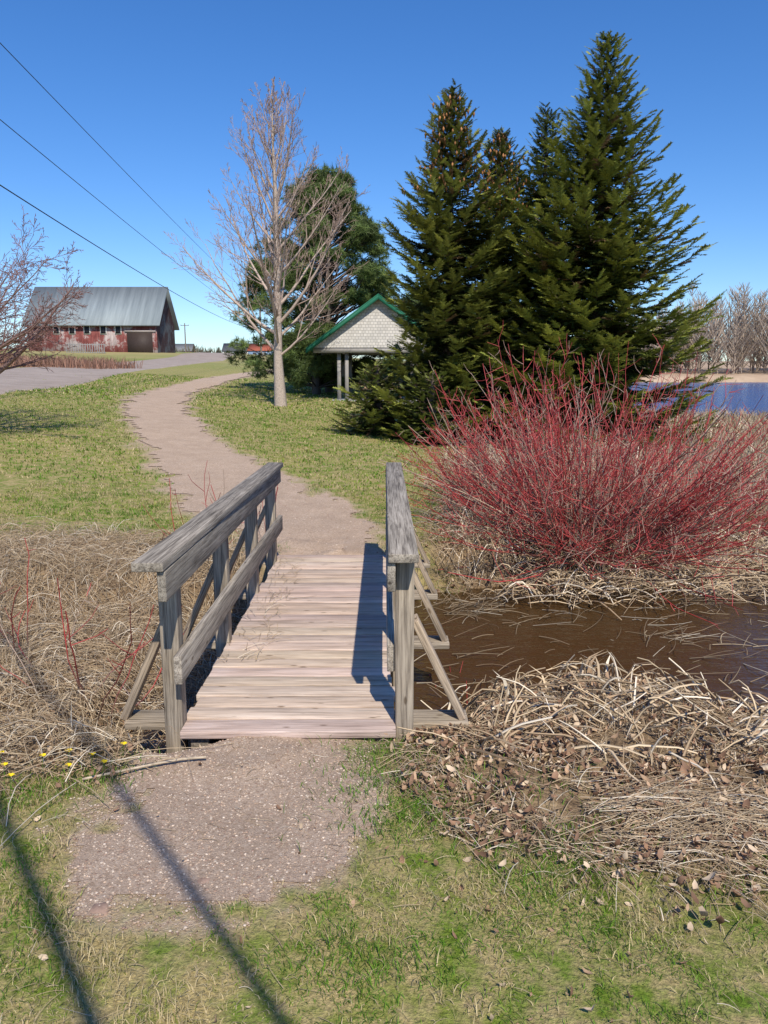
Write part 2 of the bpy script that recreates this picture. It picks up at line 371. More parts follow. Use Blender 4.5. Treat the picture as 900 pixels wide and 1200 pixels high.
def house(x,y,w,d,h,wc,rc):
    e=empty('distant_house');z=float(H(np.array([x]),np.array([y]))[0])
    a=MB();quadbox(a,x,x+w,y,y+d,z-1,z+h,wc);a.add([(x,y,z+h),(x,y+d,z+h),(x,y+d/2,z+h+d*.35)],tris=[[0,1,2]],col=wc);a.add([(x+w,y,z+h),(x+w,y+d,z+h),(x+w,y+d/2,z+h+d*.35)],tris=[[0,1,2]],col=wc);a.build('walls',M_plain,False,e)
    a=MB();slopeslab(a,x-.3,x+w+.3,y-.3,z+h-.2,y+d/2,z+h+d*.35,.15,rc);slopeslab(a,x-.3,x+w+.3,y+d+.3,z+h-.2,y+d/2,z+h+d*.35,.15,rc);a.build('roof',M_plain,False,e)
    a=MB();quadbox(a,x+w*.2,x+w*.35,y-.05,y+.02,z+h*.35,z+h*.75,(.05,.05,.06));quadbox(a,x+w*.6,x+w*.75,y-.05,y+.02,z,z+h*.75,(.3,.28,.25));a.build('windows_and_doors',M_plain,False,e)
house(-68,330,14,9,3,(.7,.7,.68),(.12,.12,.13));house(-98,350,12,9,3,(.55,.18,.08),(.2,.2,.2));house(-52,300,9,7,2.8,(.25,.35,.5),(.35,.1,.06))
# ---------------------------------------------------------------- pavilion
pv=empty('picnic_pavilion');gz=.62
apx,apz,hwid=-.22,4.55,2.6;y0,y1=30,34.2;ez=2.66
m,nt,b=newmat('grey_shingles');co=gco(nt)
br_=nd(nt,'ShaderNodeTexBrick',Scale=1.0);br_.inputs['Brick Width'].default_value=.13;br_.inputs['Row Height'].default_value=.11;br_.inputs['Mortar Size'].default_value=.006
br_.inputs['Color1'].default_value=(.66,.62,.57,1);br_.inputs['Color2'].default_value=(.52,.49,.45,1);br_.inputs['Mortar'].default_value=(.24,.22,.2,1)
mp=nd(nt,'ShaderNodeMapping');mp.inputs['Rotation'].default_value=(R(90),0,0);nt.links.new(co,mp.inputs['Vector']);nt.links.new(mp.outputs[0],br_.inputs['Vector'])
nt.links.new(br_.outputs['Color'],b.inputs['Base Color']);b.inputs['Roughness'].default_value=.9
mb=MB()
for yy in(y0+.12,y1-.12):
    mb.add([(apx-hwid+.1,yy,ez),(apx+hwid-.1,yy,ez),(apx,yy,apz-.05)],tris=[[0,1,2]])
mb.build('shingled_gables',m,False,pv)
mb=MB();GC=(.02,.13,.075)
for s in(-1,1):
    v=[(apx,y0-.15,apz+.02),(apx,y1+.15,apz+.02),(apx+s*(hwid+.15),y1+.15,ez-.09),(apx+s*(hwid+.15),y0-.15,ez-.09)]
    v+=[(p[0],p[1],p[2]+.07) for p in v];mb.add(v,quads=[[0,1,2,3],[4,7,6,5],[0,3,7,4],[1,5,6,2],[2,6,7,3],[0,4,5,1]],col=GC)
    v=[(apx,y0-.17,apz-.12),(apx,y0-.12,apz-.12),(apx+s*(hwid+.16),y0-.12,ez-.24),(apx+s*(hwid+.16),y0-.17,ez-.24)]
    v+=[(p[0],p[1],p[2]+.15) for p in v];mb.add(v,quads=[[0,1,2,3],[4,7,6,5],[0,3,7,4],[1,5,6,2],[2,6,7,3],[0,4,5,1]],col=GC)
mb.build('green_roof',M_plain,False,pv)
mb=MB()
for x in(-1.75,-1.45,1.1,1.4):
    for yy in(y0+.4,y1-.4): quadbox(mb,x-.07,x+.07,yy,yy+.14,gz-.3,ez,(.3,.28,.26))
quadbox(mb,apx-hwid+.1,apx+hwid-.1,y0+.15,y0+.3,ez-.2,ez,(.33,.31,.29));quadbox(mb,apx-hwid+.1,apx+hwid-.1,y1-.3,y1-.15,ez-.2,ez,(.33,.31,.29))
for x in(-1.6,1.25): quadbox(mb,x-.08,x+.08,y0+.2,y1-.2,ez-.18,ez-.02,(.3,.28,.26))
quadbox(mb,-2.0,1.6,y0+.1,y1-.1,gz-.4,gz+.06,(.35,.34,.33))
quadbox(mb,-1.0,.9,y0+1.6,y0+2.4,gz+.72,gz+.78,(.3,.2,.13));quadbox(mb,-1.0,.9,y0+1.2,y0+1.45,gz+.42,gz+.47,(.3,.2,.13));quadbox(mb,-.8,-.7,y0+1.3,y0+2.5,gz,gz+.72,(.3,.2,.13));quadbox(mb,.6,.7,y0+1.3,y0+2.5,gz,gz+.72,(.3,.2,.13))
mb.build('posts_and_table',M_plain,False,pv)

# ---------------------------------------------------------------- utility poles and wires
def pole(x,y,z0,z1):
    e=empty('utility_pole');mb=MB();tubes(mb,[[(x,y,z0-.5),(x,y,(z0+z1)/2),(x,y,z1)]],[[.16,.14,.11]],8,(.2,.16,.13));mb.build('pole',M_bark,True,e)
    mb=MB();quadbox(mb,x-1,x+1,y-.06,y+.06,z1-.6,z1-.48,(.2,.16,.13))
    for dx in(-.9,0,.9): quadbox(mb,x+dx-.05,x+dx+.05,y-.05,y+.05,z1-.48,z1-.25,(.4,.4,.4))
    mb.build('crossarm',M_bark,False,e)
pole(-18.8,120,3.3,12.2);pole(-5.2,-22,0,9.5);pole(-48,190,6,13.5)
mb=MB()
for a,mid,e in(((-5.2,-22,9.2),(-9.15,20,9.44),(-18.8,120,12.1)),((-5.4,-22,8.2),(-9.3,20,7.74),(-18.8,120,9.2)),((-5.5,-22,7.4),(-9.43,20,6.24),(-18.8,120,8.2))):
    a,mid,e=map(np.array,(a,mid,e));k=(20+22)/142.
    t=np.linspace(0,1,60)[:,None];l1=(mid-a*(1-k)-e*k)/(k*(1-k))
    P=a*(1-t)+e*t+l1*t*(1-t)
    tubes(mb,P[None],.011 if a[2]>7.5 else .016,5,(.02,.02,.02))
mb.build('power_lines',M_plain)

# ---------------------------------------------------------------- conifers
def spray_template(n=10):
    v=[];t=[]
    r=np.random.default_rng(3)
    def tri(p,d,l,w):
        d=np.array(d,float);d/=np.linalg.norm(d);s=np.cross(d,[0,0,1.]);s=s/(np.linalg.norm(s)+1e-6)
        s=s+np.array([0,0,r.uniform(-.6,.6)]);p=np.array(p,float);k=len(v)
        v.extend([p-s*w/2,p+s*w/2,p+d*l]);t.append((k,k+1,k+2))
    for i in range(n):
        x=.05+.9*i/(n-1);L=.42*(1-.5*x)
        for s in(-1,1):
            tri((x,0,0),(1,s*r.uniform(.9,1.6),r.uniform(-.35,.35)),L*r.uniform(.7,1.15),.095)
        if i%2: tri((x,0,0),(1,r.uniform(-.5,.5),r.uniform(.5,1.)),L*.55,.085)
    tri((.6,0,0),(1,0,0),.45,.10)
    tri((0,0,0),(1,0,0),.9,.07)
    return np.array(v),np.array(t)
SV,ST=spray_template()
def spruce(name,x,y,Ht,Rad,seed,cones=False,dens=1.0,tint=(1,1,1),low=.12,pw=.72,waist=0):
    r=np.random.default_rng(seed);z0=float(H(np.array([x]),np.array([y]))[0])
    e=empty(name);pos=[];dx=[];tt=[];sc=[];br_pts=[];br_r=[];upv=[];bb=[]
    h=low*1.0
    while h<Ht-.12:
        f=h/Ht;n=int(r.integers(7,10)) if f<.9 else 5
        Lm=Rad*(1-f)**pw*(.62+.38*min(1,(f+.02)/.12))*(1-.25*sm(.5,1,f))+.05
        Lm*=1+.12*math.sin(h*3.1+seed)+r.uniform(-.08,.08)
        a0=r.uniform(0,6.3)
        for k in range(n):
            a=a0+k*2*math.pi/n+r.uniform(-.25,.25);L=Lm*r.choice([r.uniform(.62,.95),r.uniform(.95,1.16)])
            L*=1-waist*math.exp(-((f-.34)/.10)**2)*max(0,-math.cos(a))
            hh=h+r.uniform(-.07,.07);bv=r.uniform(.75,1.3)
            s1=np.interp(f,[0,.5,.8,1],[-.22,-.02,.35,1.0])+r.uniform(-.12,.12);cv=np.interp(f,[0,.5,1],[.22,.24,.1])
            d=np.array([math.cos(a),math.sin(a)])
            T=np.linspace(0,1,6);bp=np.stack([x+d[0]*L*T,y+d[1]*L*T,z0+hh+L*(s1*T+cv*T*T-.12*np.sin(T*3.1))],1)
            br_pts.append(bp);br_r.append(np.linspace(.022*L/2+.008,.004,6))
            ns=max(5,int(L/.07*dens))
            for j in range(ns):
                t=.10+.9*(j+r.uniform(0,1))/ns
                p=np.array([np.interp(t,T,bp[:,m_]) for m_ in range(3)])
                sl=s1+2*cv*t-.37*math.cos(t*3.1)
                fw=nrm(np.array([d[0],d[1],sl]));sd=np.array([-d[1],d[0],0])
                ang=r.uniform(.55,1.1)*(1 if j%2 else -1)*(1-.3*t)
                if j%5==0: ang*=.2
                D=fw*math.cos(ang)+sd*math.sin(ang);D[2]+=r.uniform(-.42,.12)
                pos.append(p);dx.append(D);tt.append(t);bb.append(bv);sc.append((.16+.24*(1-t)*min(L,2)/2+.17*min(L,1.5)/1.5)*r.uniform(.75,1.2))
                upv.append([r.uniform(-.3,.3),r.uniform(-.3,.3),1])
        h+=np.interp(f,[0,.7,1],[.17,.16,.11])
    pos=np.array(pos);Xa=nrm(np.array(dx));Ya=nrm(np.cross(np.array(upv),Xa));Za=np.cross(Xa,Ya);sc=np.array(sc)[:,None];tt=np.array(tt)
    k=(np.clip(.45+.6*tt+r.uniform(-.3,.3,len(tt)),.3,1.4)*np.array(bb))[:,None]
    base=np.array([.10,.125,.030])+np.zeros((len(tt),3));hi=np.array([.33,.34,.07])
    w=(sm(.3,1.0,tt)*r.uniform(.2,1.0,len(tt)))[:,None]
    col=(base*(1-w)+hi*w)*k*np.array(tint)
    dead=(r.random(len(tt))<.04)&(tt<.8);col[dead]=(.19,.12,.065)
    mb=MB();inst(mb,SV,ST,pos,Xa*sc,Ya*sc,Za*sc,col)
    P=np.array([[(x,y,z0+Ht-.5),(x+.01,y,z0+Ht-.2),(x+.02,y,z0+Ht+.15)]]);tubes(mb,P,[[.03,.02,.004]],5,(.12,.13,.04))
    mb.build('needles',M_needle,False,e)
    mb=MB();tubes(mb,np.array(br_pts),np.array(br_r),3,(.12,.09,.065))
    tubes(mb,np.array([[(x,y,z0-.2),(x,y,z0+Ht*.4),(x,y,z0+Ht*.8),(x,y,z0+Ht)]]),[[.17,.11,.05,.01]],8,(.12,.09,.075))
    mb.build('trunk_and_branches',M_bark,False,e)
    if cones:
        sel=np.where((pos[:,2]-z0>Ht*.72)&(tt>.35))[0];sel=r.choice(sel,min(len(sel),420),replace=False)
        oc=np.array([(0,0,0),(.03,0,-.06),(0,.03,-.06),(-.03,0,-.06),(0,-.03,-.06),(0,0,-.17)]);ot=np.array([(0,1,2),(0,2,3),(0,3,4),(0,4,1),(5,2,1),(5,3,2),(5,4,3),(5,1,4)])
        mb=MB();n=len(sel);o=np.ones((n,1));inst(mb,oc,ot,pos[sel],o*[1,0,0],o*[0,1,0],o*[0,0,1],np.array([.36,.17,.07])*r.uniform(.6,1.4,(n,1)));mb.build('cones',M_bark,False,e)
spruce('spruce_tree',1.6,19.5,8.1,2.5,11,True,waist=.45)
spruce('spruce_tree',2.95,20.8,7.6,2.2,12,True,tint=(.85,.9,.9),waist=.2)
spruce('spruce_tree',4.9,18.3,9.0,2.8,13,False,tint=(1.1,1.12,1.0))
spruce('spruce_tree',4.2,21.3,8.3,2.2,14,False,tint=(.8,.85,.85))
spruce('spruce_tree',-.15,18.9,1.7,1.3,15,False,tint=(.9,.95,.9),low=.05)
spruce('spruce_tree',1.1,17.6,1.6,1.2,16,False,tint=(.9,.95,.9),low=.05)

def pine(name,x,y,Ht,Rad,seed,nclump=150):
    r=np.random.default_rng(seed);z0=float(H(np.array([x]),np.array([y]))[0]);e=empty(name)
    v=[];t=[]
    for i in range(20):
        d=nrm(r.normal(size=3)+np.array([0,0,.4]));s=nrm(np.cross(d,r.normal(size=3)));k=len(v);L=r.uniform(.7,1)
        v+= [-s*.045,s*.045,d*L];t.append((k,k+1,k+2))
    TV,TT=np.array(v),np.array(t)
    pos=[];bp=[];rr=[];cl=[]
    for i in range(nclump):
        f=r.uniform(.04,.98)**.9;a=r.uniform(0,6.283)
        R_=Rad*(np.interp(f,[0,.15,.45,.7,.9,1],[.8,1.0,1,.74,.36,.08]))*r.uniform(.45,1.12)*(1+.2*math.sin(3*a+seed))
        c=np.array([x+math.cos(a)*R_,y+math.sin(a)*R_,z0+.3+f*(Ht-.6)])
        s=np.array([.5,.5,.30])*r.uniform(.55,1.25)
        p=nrm(r.normal(size=(42,3)))*r.uniform(.3,1.2,(42,1))**.6*s+c
        pos.append(p);cl.append(np.full(42,r.uniform(.6,1.4)))
        b0=np.array([x,y,max(z0+.3,c[2]-R_*.5)]);bp.append(np.linspace(b0,c,5));rr.append(np.linspace(.05,.01,5))
    pos=np.concatenate(pos);cl=np.concatenate(cl)[:,None];N=len(pos)
    q=nrm(r.normal(size=(N,3)));q[:,2]*=.4;Xa=nrm(q);Ya=nrm(np.cross([0,0,1.],Xa)+1e-5);Za=np.cross(Xa,Ya);sc=r.uniform(.2,.34,(N,1))
    col=np.array([.115,.16,.045])*cl*r.uniform(.6,1.5,(N,1))
    mb=MB();inst(mb,TV,TT,pos,Xa*sc,Ya*sc,Za*sc,col);mb.build('needles',M_needle,False,e)
    mb=MB();tubes(mb,np.array(bp),np.array(rr),3,(.1,.08,.07));tubes(mb,np.array([[(x,y,z0-.2),(x,y,z0+Ht*.5),(x,y,z0+Ht*.95)]]),[[.22,.14,.03]],8,(.12,.1,.09));mb.build('trunk_and_branches',M_bark,False,e)
pine('pine_tree',-2.6,37,10.3,3.5,5,360)
pine('pine_tree',2.2,34.5,5.2,2.2,6,80)
pine('pine_tree',-3.0,34.5,3.2,2.0,8,60)

# ---------------------------------------------------------------- bare deciduous trees
def baretree(name,base,Ht,lean,r0,seed,nl,limbL,ang,t0,nb=(8,6,5),ratio=(.5,.5,.55),col=((.30,.26,.23),(.26,.17,.15)),rmin=.006,up=.35,droop=0.,parent=None,sides=(8,4,3,3,3),ba=(.4,.9),wob=.05,tp=.8,lfr=.02,twob=.03):
    r=np.random.default_rng(seed);x,y=base;z0=float(H(np.array([x]),np.array([y]))[0])
    e=empty(name) if parent is None else parent
    S=7;T=np.linspace(0,1,S);lev={}
    def curve(p,d,L,upf,wob):
        pts=[p];d=nrm(d);st=L/(S-1)
        for i in range(S-1):
            d=nrm(d+np.array([0,0,upf/(S-1)])+r.normal(0,wob,3));pts.append(pts[-1]+d*st)
        return np.array(pts)
    tr=curve(np.array([x,y,z0-.1]),np.array([lean[0],lean[1],1.]),Ht,.0,twob)
    lev.setdefault(0,[]).append((tr,r0*(1-T)**tp+.012))
    def kids(pts,rad,L,level):
        if level>len(nb): return
        n=nb[level-1] if level>=1 else nl
        for k in range(n):
            t=.15+.85*(k+r.uniform(0,1))/n if level>0 else t0+(1-t0)*(k+r.uniform(0,1))/n
            p=np.array([np.interp(t,T,pts[:,m_]) for m_ in range(3)]);rp=np.interp(t,T,rad)
            i=min(int(t*(S-1)),S-2);d=nrm(pts[i+1]-pts[i])
            q=nrm(np.cross(d,r.normal(size=3)))
            if level==0:
                a=np.interp(t,[t0,1],ang)*r.uniform(.85,1.15);Lc=np.interp(t,[t0,.5,1],limbL)*r.uniform(.7,1.15)
                az=k*2.4+r.uniform(-.4,.4);q=np.array([math.cos(az),math.sin(az),0])
            else:
                a=r.uniform(*ba);Lc=L*ratio[level-1]*(1.2-.75*t)*r.uniform(.6,1.25)
            D=d*math.cos(a)+q*math.sin(a)
            c=curve(p,D,Lc,(up if level>0 else up*1.3)-(droop if level>=2 else 0),wob)
            rc=np.maximum(min(rp*.55,.012+lfr*Lc if level==0 else 1)*(1-.85*T),rmin)
            lev.setdefault(level+1,[]).append((c,rc));kids(c,rc,Lc,level+1)
    kids(tr,lev[0][0][1],Ht,0)
    mb=MB()
    for l,it in lev.items():
        P=np.array([a for a,_ in it]);Rr=np.array([b_ for _,b_ in it]);w=min(1,l/3)
        c=(np.array(col[0])*(1-w)+np.array(col[1])*w)*r.uniform(.8,1.2,(len(P),1))
        if l==0: Rr[:,0]*=1.3
        tubes(mb,P,Rr,sides[min(l,4)],c)
    return mb.build('trunk_and_branches' if parent is None else name,M_bark,True,e),lev
baretree('bare_maple_tree',(-3.6,27),10.4,(-.045,0),.165,21,40,(4.9,3.9,.5),(1.05,.30),.15,nb=(9,6,3),ratio=(.42,.45,.5),col=((.44,.36,.30),(.38,.27,.22)),rmin=.0052,up=.34,ba=(.35,.75),wob=.045,tp=1.0,lfr=.011)
baretree('bare_apple_tree',(-7.9,14.2),1.8,(.1,-.02),.16,22,20,(3.3,3.2,2.7),(1.3,.5),.4,nb=(13,8,4),ratio=(.42,.42,.45),col=((.20,.14,.12),(.24,.13,.115)),rmin=.004,up=.12,droop=.1,wob=.07)
e=empty('leaning_bare_tree')
for i,(bx,by,lx,rr) in enumerate([(2.15,-1.6,-.37,.012),(1.75,-1.75,-.385,.02),(1.2,-1.7,-.36,.012)]):
    baretree('stem_%d'%(i+1),(bx,by),9.2,(lx,.0),rr,40+i,4,(1.2,1.0,.5),(.3,.2),.85,nb=(3,3),ratio=(.5,.5),parent=e,up=.0,twob=.012,tp=.4)
# distant tree mass across the lake
mb=MB();r=np.random.default_rng(5);P=[];Rr=[]
for i in range(320):
    x=r.uniform(55,225);y=r.uniform(190,225);z=float(H(np.array([x]),np.array([y]))[0]);h=r.uniform(14,23)
    if x<80: h*=.72
    P.append([(x,y,z-1),(x+r.normal(0,.3),y,z+h*.35),(x+r.normal(0,.5),y,z+h*.7),(x+r.normal(0,.8),y,z+h)]);Rr.append([.2,.16,.1,.05])
    for k in range(60):
        t=r.uniform(.05,.97);a=r.uniform(0,6.28);L=h*.26*(1.15-t);p=np.array([x,y,z+h*t]);d=np.array([math.cos(a),math.sin(a),r.uniform(.5,1.5)])
        P.append([p,p+d*L*.3,p+d*L*.6+(0,0,.1*L),p+d*L+(0,0,.3*L)]);Rr.append([.10,.08,.07,.05])
P=np.array(P);tubes(mb,P,np.array(Rr),3,np.array([.38,.30,.235])*r.uniform(.6,1.3,(len(P),1)))
mb.build('distant_trees',M_twig)
mb=MB();P=[];Rr=[]
for i in range(160):
    x=r.uniform(-150,-20);y=r.uniform(320,380);z=float(H(np.array([x]),np.array([y]))[0]);h=r.uniform(2.5,6)
    for k in range(14):
        a=r.uniform(0,6.28);d=np.array([math.cos(a)*.5,math.sin(a)*.5,1]);p=np.array([x,y,z]);P.append([p,p+d*h*.3,p+d*h*.6,p+d*h*r.uniform(.7,1)]);Rr.append([.2,.18,.15,.06])
tubes(mb,np.array(P),np.array(Rr),3,np.array([.16,.15,.11])*r.uniform(.5,1.3,(len(P),1)));mb.build('distant_hedgerow',M_twig)
n=9000;x=rng.uniform(-60,-19,n);y=rng.uniform(52,62,n)+(-x-20)*.1;h=rng.uniform(.4,1.15,n);mb=MB()
blades(mb,x,y,H(x,y),h,np.full(n,.05),rng.uniform(.1,.6,n),np.array([.24,.13,.09])*rng.uniform(.5,1.6,(n,1)));mb.build('roadside_brush',M_straw)

# ---------------------------------------------------------------- red dogwood
def dogwood(name,x,y,n,Lr,spread,baseR,seed,tw=6,r0=.009,tilt0=0.,cdark=(.20,.13,.10),jit=.10,sx=1.0,up=.05):
    r=np.random.default_rng(seed);S=8;T=np.linspace(0,1,S)
    a=r.uniform(0,6.283,n);th=spread*np.sqrt(r.uniform(tilt0,1,n));L=Lr[0]+(Lr[1]-Lr[0])*r.random(n)**.75
    rb=baseR*np.sqrt(r.random(n));bx=x+rb*np.cos(a+r.normal(0,.5,n));by=y+rb*np.sin(a+r.normal(0,.5,n));bz=H(bx,by)-.03
    d=nrm(np.stack([sx*np.cos(a)*np.sin(th),np.sin(a)*np.sin(th),np.cos(th)],1))
    P=np.zeros((n,S,3));P[:,0]=np.stack([bx,by,bz],1)
    for i in range(1,S):
        d=nrm(d+np.array([0,0,up])+r.normal(0,jit,(n,3)));P[:,i]=P[:,i-1]+d*(L/(S-1))[:,None]
        P[:,i,2]=np.maximum(P[:,i,2],bz+.03)
    red=np.array([.40,.050,.048]);dk=np.array(cdark)
    w=sm(.08,.6,T)[None,:,None];k=r.uniform(.5,1.3,(n,1,1))
    C=(dk*(1-w)+red*w)*k
    C=np.where(r.random((n,1,1))<.25,np.array([.40,.29,.21])*k+0*C,C)
    mb=MB();tubes(mb,P,np.linspace(r0,.0028,S)[None]*r.uniform(.6,1.2,(n,1)),4,C)
    N=n*tw;si=np.repeat(np.arange(n),tw);t=r.uniform(.28,.98,N);f=t*(S-1);i0=f.astype(int);i0=np.minimum(i0,S-2);f=(f-i0)[:,None]
    p=P[si,i0]*(1-f)+P[si,i0+1]*f;dd=nrm(P[si,i0+1]-P[si,i0])
    D=nrm(dd+1.7*nrm(r.normal(size=(N,3)))+np.array([0,0,.1]));l=(r.uniform(.10,.42,N)*(1.1-t*.5))
    Q=np.zeros((N,4,3));Q[:,0]=p
    for i in range(1,4):
        D=nrm(D+np.array([0,0,.12])+r.normal(0,.16,(N,3)));Q[:,i]=Q[:,i-1]+D*(l/3)[:,None]
    tc=np.array([.43,.070,.065])*r.uniform(.5,1.35,(N,1));g=r.random(N)<.33;tc[g]=np.array([.44,.30,.23])*r.uniform(.6,1.2,(g.sum(),1))
    tubes(mb,Q,np.array([[.0034,.003,.0025,.0018]]),3,tc)
    return mb.build(name,M_stem)
dogwood('red_dogwood_bush',2.25,8.3,520,(1.35,2.42),1.34,.42,31,tw=11,sx=1.05,jit=.13,up=.035)
dogwood('red_dogwood_bush',1.5,10.0,110,(1.1,1.7),1.1,.35,32,tw=9,jit=.13)
dogwood('red_dogwood_bush',4.5,10.6,170,(1.1,1.8),1.2,.5,33,tw=8,jit=.13)
dogwood('dogwood_shoots',-1.62,6.9,10,(.6,1.15),.6,.25,34,tw=2,r0=.005)
dogwood('dogwood_shoots',-1.95,4.5,9,(.6,1.1),1.2,.35,35,tw=2,r0=.005,jit=.16)
dogwood('dogwood_shoots',-2.7,5.4,7,(.7,1.1),1.1,.3,37,tw=2,r0=.005,jit=.16)
dogwood('dogwood_shoots',.72,5.0,11,(.4,.75),1.2,.2,36,tw=1,r0=.0055)
dogwood('dogwood_shoots',-1.35,7.9,6,(.5,.8),.7,.2,38,tw=2,r0=.004)

# ---------------------------------------------------------------- vegetation scatter
def scatter(n,x0,x1,y0,y1,prob):
    x=rng.uniform(x0,x1,n);y=rng.uniform(y0,y1,n);k=rng.random(n)<prob(x,y);return x[k],y[k]
gp=lambda x,y:(1-pathz(x,y))**2*(1-dryz(x,y))
mb=MB()
def addgrass(n,x0,x1,y0,y1,h0,h1,w,fy=.25,con=1.7,off=-.05):
    x,y=scatter(n,x0,x1,y0,y1,lambda x,y:np.clip(gp(x,y)*(off+con*(vn(x,y,3.5,51)*.5+vn(x,y,11,55)*.5)),.04,1)*(gp(x,y)>.02))
    z=H(x,y);k=len(x);cl=sm(.35,.65,vn(x,y,1.6,52)*.4+vn(x,y,6,53)*.6)
    g=np.array([.12,.235,.020])+np.zeros((k,3));yl=np.array([.31,.33,.055])
    c=g*(1-.6*cl[:,None])+yl*.6*cl[:,None];c*=rng.uniform(.6,1.35,(k,1))
    d=rng.random(k)<(fy*.3+fy*1.4*cl);c[d]=np.array([.58,.47,.26])*rng.uniform(.6,1.2,(d.sum(),1))
    blades(mb,x,y,z,rng.uniform(h0,h1,k)*(.5+1.0*vn(x,y,5,54)),np.full(k,w)*rng.uniform(.7,1.3,k),rng.uniform(.2,1.6,k),c)
addgrass(120000,-1.9,2.0,1.35,3.6,.008,.045,.003,.55,2.6,-.6)
addgrass(50000,-5,2.2,6.8,11,.02,.055,.007,.35)
addgrass(80000,-12,4,11,24,.03,.065,.014,.3)
addgrass(45000,-24,5,24,48,.05,.09,.035,.3)
for cx,cy_,n in[(.0,3.05,450),(.1,3.35,300),(.18,2.85,400),(.42,3.0,200),(.7,2.62,200),(-1.25,3.1,250),(-1.5,2.95,300),(.55,2.5,250),(.95,2.75,160),(.3,3.3,120),(.62,7.3,400),(-1.25,7.5,500),(-.05,2.75,200),(-.1,3.3,120),(1.3,2.4,150),(.8,3.1,90)]:
    x=rng.normal(cx,.12,n);y=rng.normal(cy_,.11,n);blades(mb,x,y,H(x,y),rng.uniform(.02,.07,n),np.full(n,.0035),rng.uniform(.3,1.3,n),np.array([.13,.25,.025])*rng.uniform(.6,1.4,(n,1)))
mb.build('grass',M_grass)

def straw(mb,x,y,L,rad,az,arch,col,zoff=.0,S=5,rise=None,deck=False):
    n=len(x);T=np.linspace(0,1,S);bend=rng.normal(0,.5,n)
    kink=rng.normal(0,1.0,n)*(rng.random(n)<.35);ki=rng.integers(1,S,n)
    P=np.zeros((n,S,3));cx=x.copy();cy_=y.copy()
    for i in range(S):
        P[:,i,0]=cx;P[:,i,1]=cy_
        a=az+bend*T[i]+kink*(i>=ki);cx=cx+np.cos(a)*L/(S-1);cy_=cy_+np.sin(a)*L/(S-1)
    hz=np.maximum(H(P[...,0],P[...,1]),-.45)
    if deck: hz=hz*0+.004
    P[...,2]=hz+zoff[:,None]+arch[:,None]*np.sin(np.pi*T)[None]
    if rise is not None: P[...,2]+=rise[:,None]*T[None]
    ondeck=((P[...,0]>-1.12)&(P[...,0]<.16)&(P[...,1]>3.4)&(P[...,1]<7.1)).any(1)
    k=~ondeck if not deck else np.ones(n,bool)
    tubes(mb,P[k],(rad[k,None]*np.linspace(1,.6,S)[None]),3,col[k])
def strawcol(n):
    r_=rng.random((n,1));a=np.array([.60,.465,.30]);b=np.array([.33,.225,.135]);c=a*r_+b*(1-r_)
    w=rng.random(n)<.15;c[w]=np.array([.76,.65,.50]);return c*rng.uniform(.6,1.15,(n,1))
dp=lambda x,y:dryz(x,y)*(1-pathz(x,y))
def notwater(x,y): return dp(x,y)*(H(x,y)>-.47)
mb=MB()
x,y=scatter(15000,-5.2,-.9,2.9,8.4,dp);n=len(x)
straw(mb,x,y,rng.uniform(.1,.6,n)*rng.uniform(.5,1.2,n),rng.uniform(.0012,.0036,n),rng.uniform(0,6.3,n),rng.uniform(0,.08,n),strawcol(n),rng.uniform(0,.08,n))
n=130;x=rng.uniform(-.98,-.72,n);y=rng.uniform(4.3,6.9,n);straw(mb,x,y,rng.uniform(.04,.25,n),rng.uniform(.001,.0025,n),rng.normal(1.5,.5,n),rng.uniform(0,.02,n),strawcol(n),rng.uniform(0,.01,n),deck=True)
n=150;x=rng.uniform(-1.3,.2,n);y=rng.uniform(2.5,3.38,n);straw(mb,x,y,rng.uniform(.02,.10,n),rng.uniform(.0008,.0016,n),rng.uniform(0,6,n),rng.uniform(0,.008,n),strawcol(n),rng.uniform(.004,.01,n))
# thatch strands scattered over the lawn near the bank
x,y=scatter(1500,-1.7,1.8,1.6,3.3,lambda x,y:gp(x,y)*(.15+.85*(vn(x,y,3,93)>.55)));n=len(x)
straw(mb,x,y,rng.uniform(.02,.12,n),rng.uniform(.0006,.0014,n),rng.uniform(0,6,n),rng.uniform(0,.01,n),strawcol(n),rng.uniform(.008,.025,n))
# right near bank : short broken bits in all directions
x,y=scatter(22000,.0,4.5,2.2,5.6,lambda x,y:notwater(x,y)*(.2+.8*(vn(x,y,2.2,91)>.38)));n=len(x)
straw(mb,x,y,rng.uniform(.03,.26,n),rng.uniform(.001,.0028,n),rng.uniform(0,6.3,n),rng.uniform(0,.025,n),strawcol(n),rng.uniform(0,.035,n))
x,y=scatter(5000,.8,3.5,2.4,3.8,lambda x,y:notwater(x,y)*sm(.4,.1,np.abs(y-2.9+.1*x)));n=len(x)
straw(mb,x,y,rng.uniform(.1,.5,n),rng.uniform(.001,.0022,n),rng.normal(-.15,.5,n),rng.uniform(0,.03,n),strawcol(n)*1.1,rng.uniform(.01,.05,n))
x,y=scatter(900,.25,4.2,3.3,5.4,notwater);n=len(x)
straw(mb,x,y,rng.uniform(.08,.4,n),rng.uniform(.004,.010,n),rng.normal(-.35,1.1,n)+(rng.random(n)<.5)*math.pi,rng.uniform(0,.05,n),strawcol(n)*1.15,rng.uniform(0,.05,n),rise=rng.uniform(-.02,.18,n))
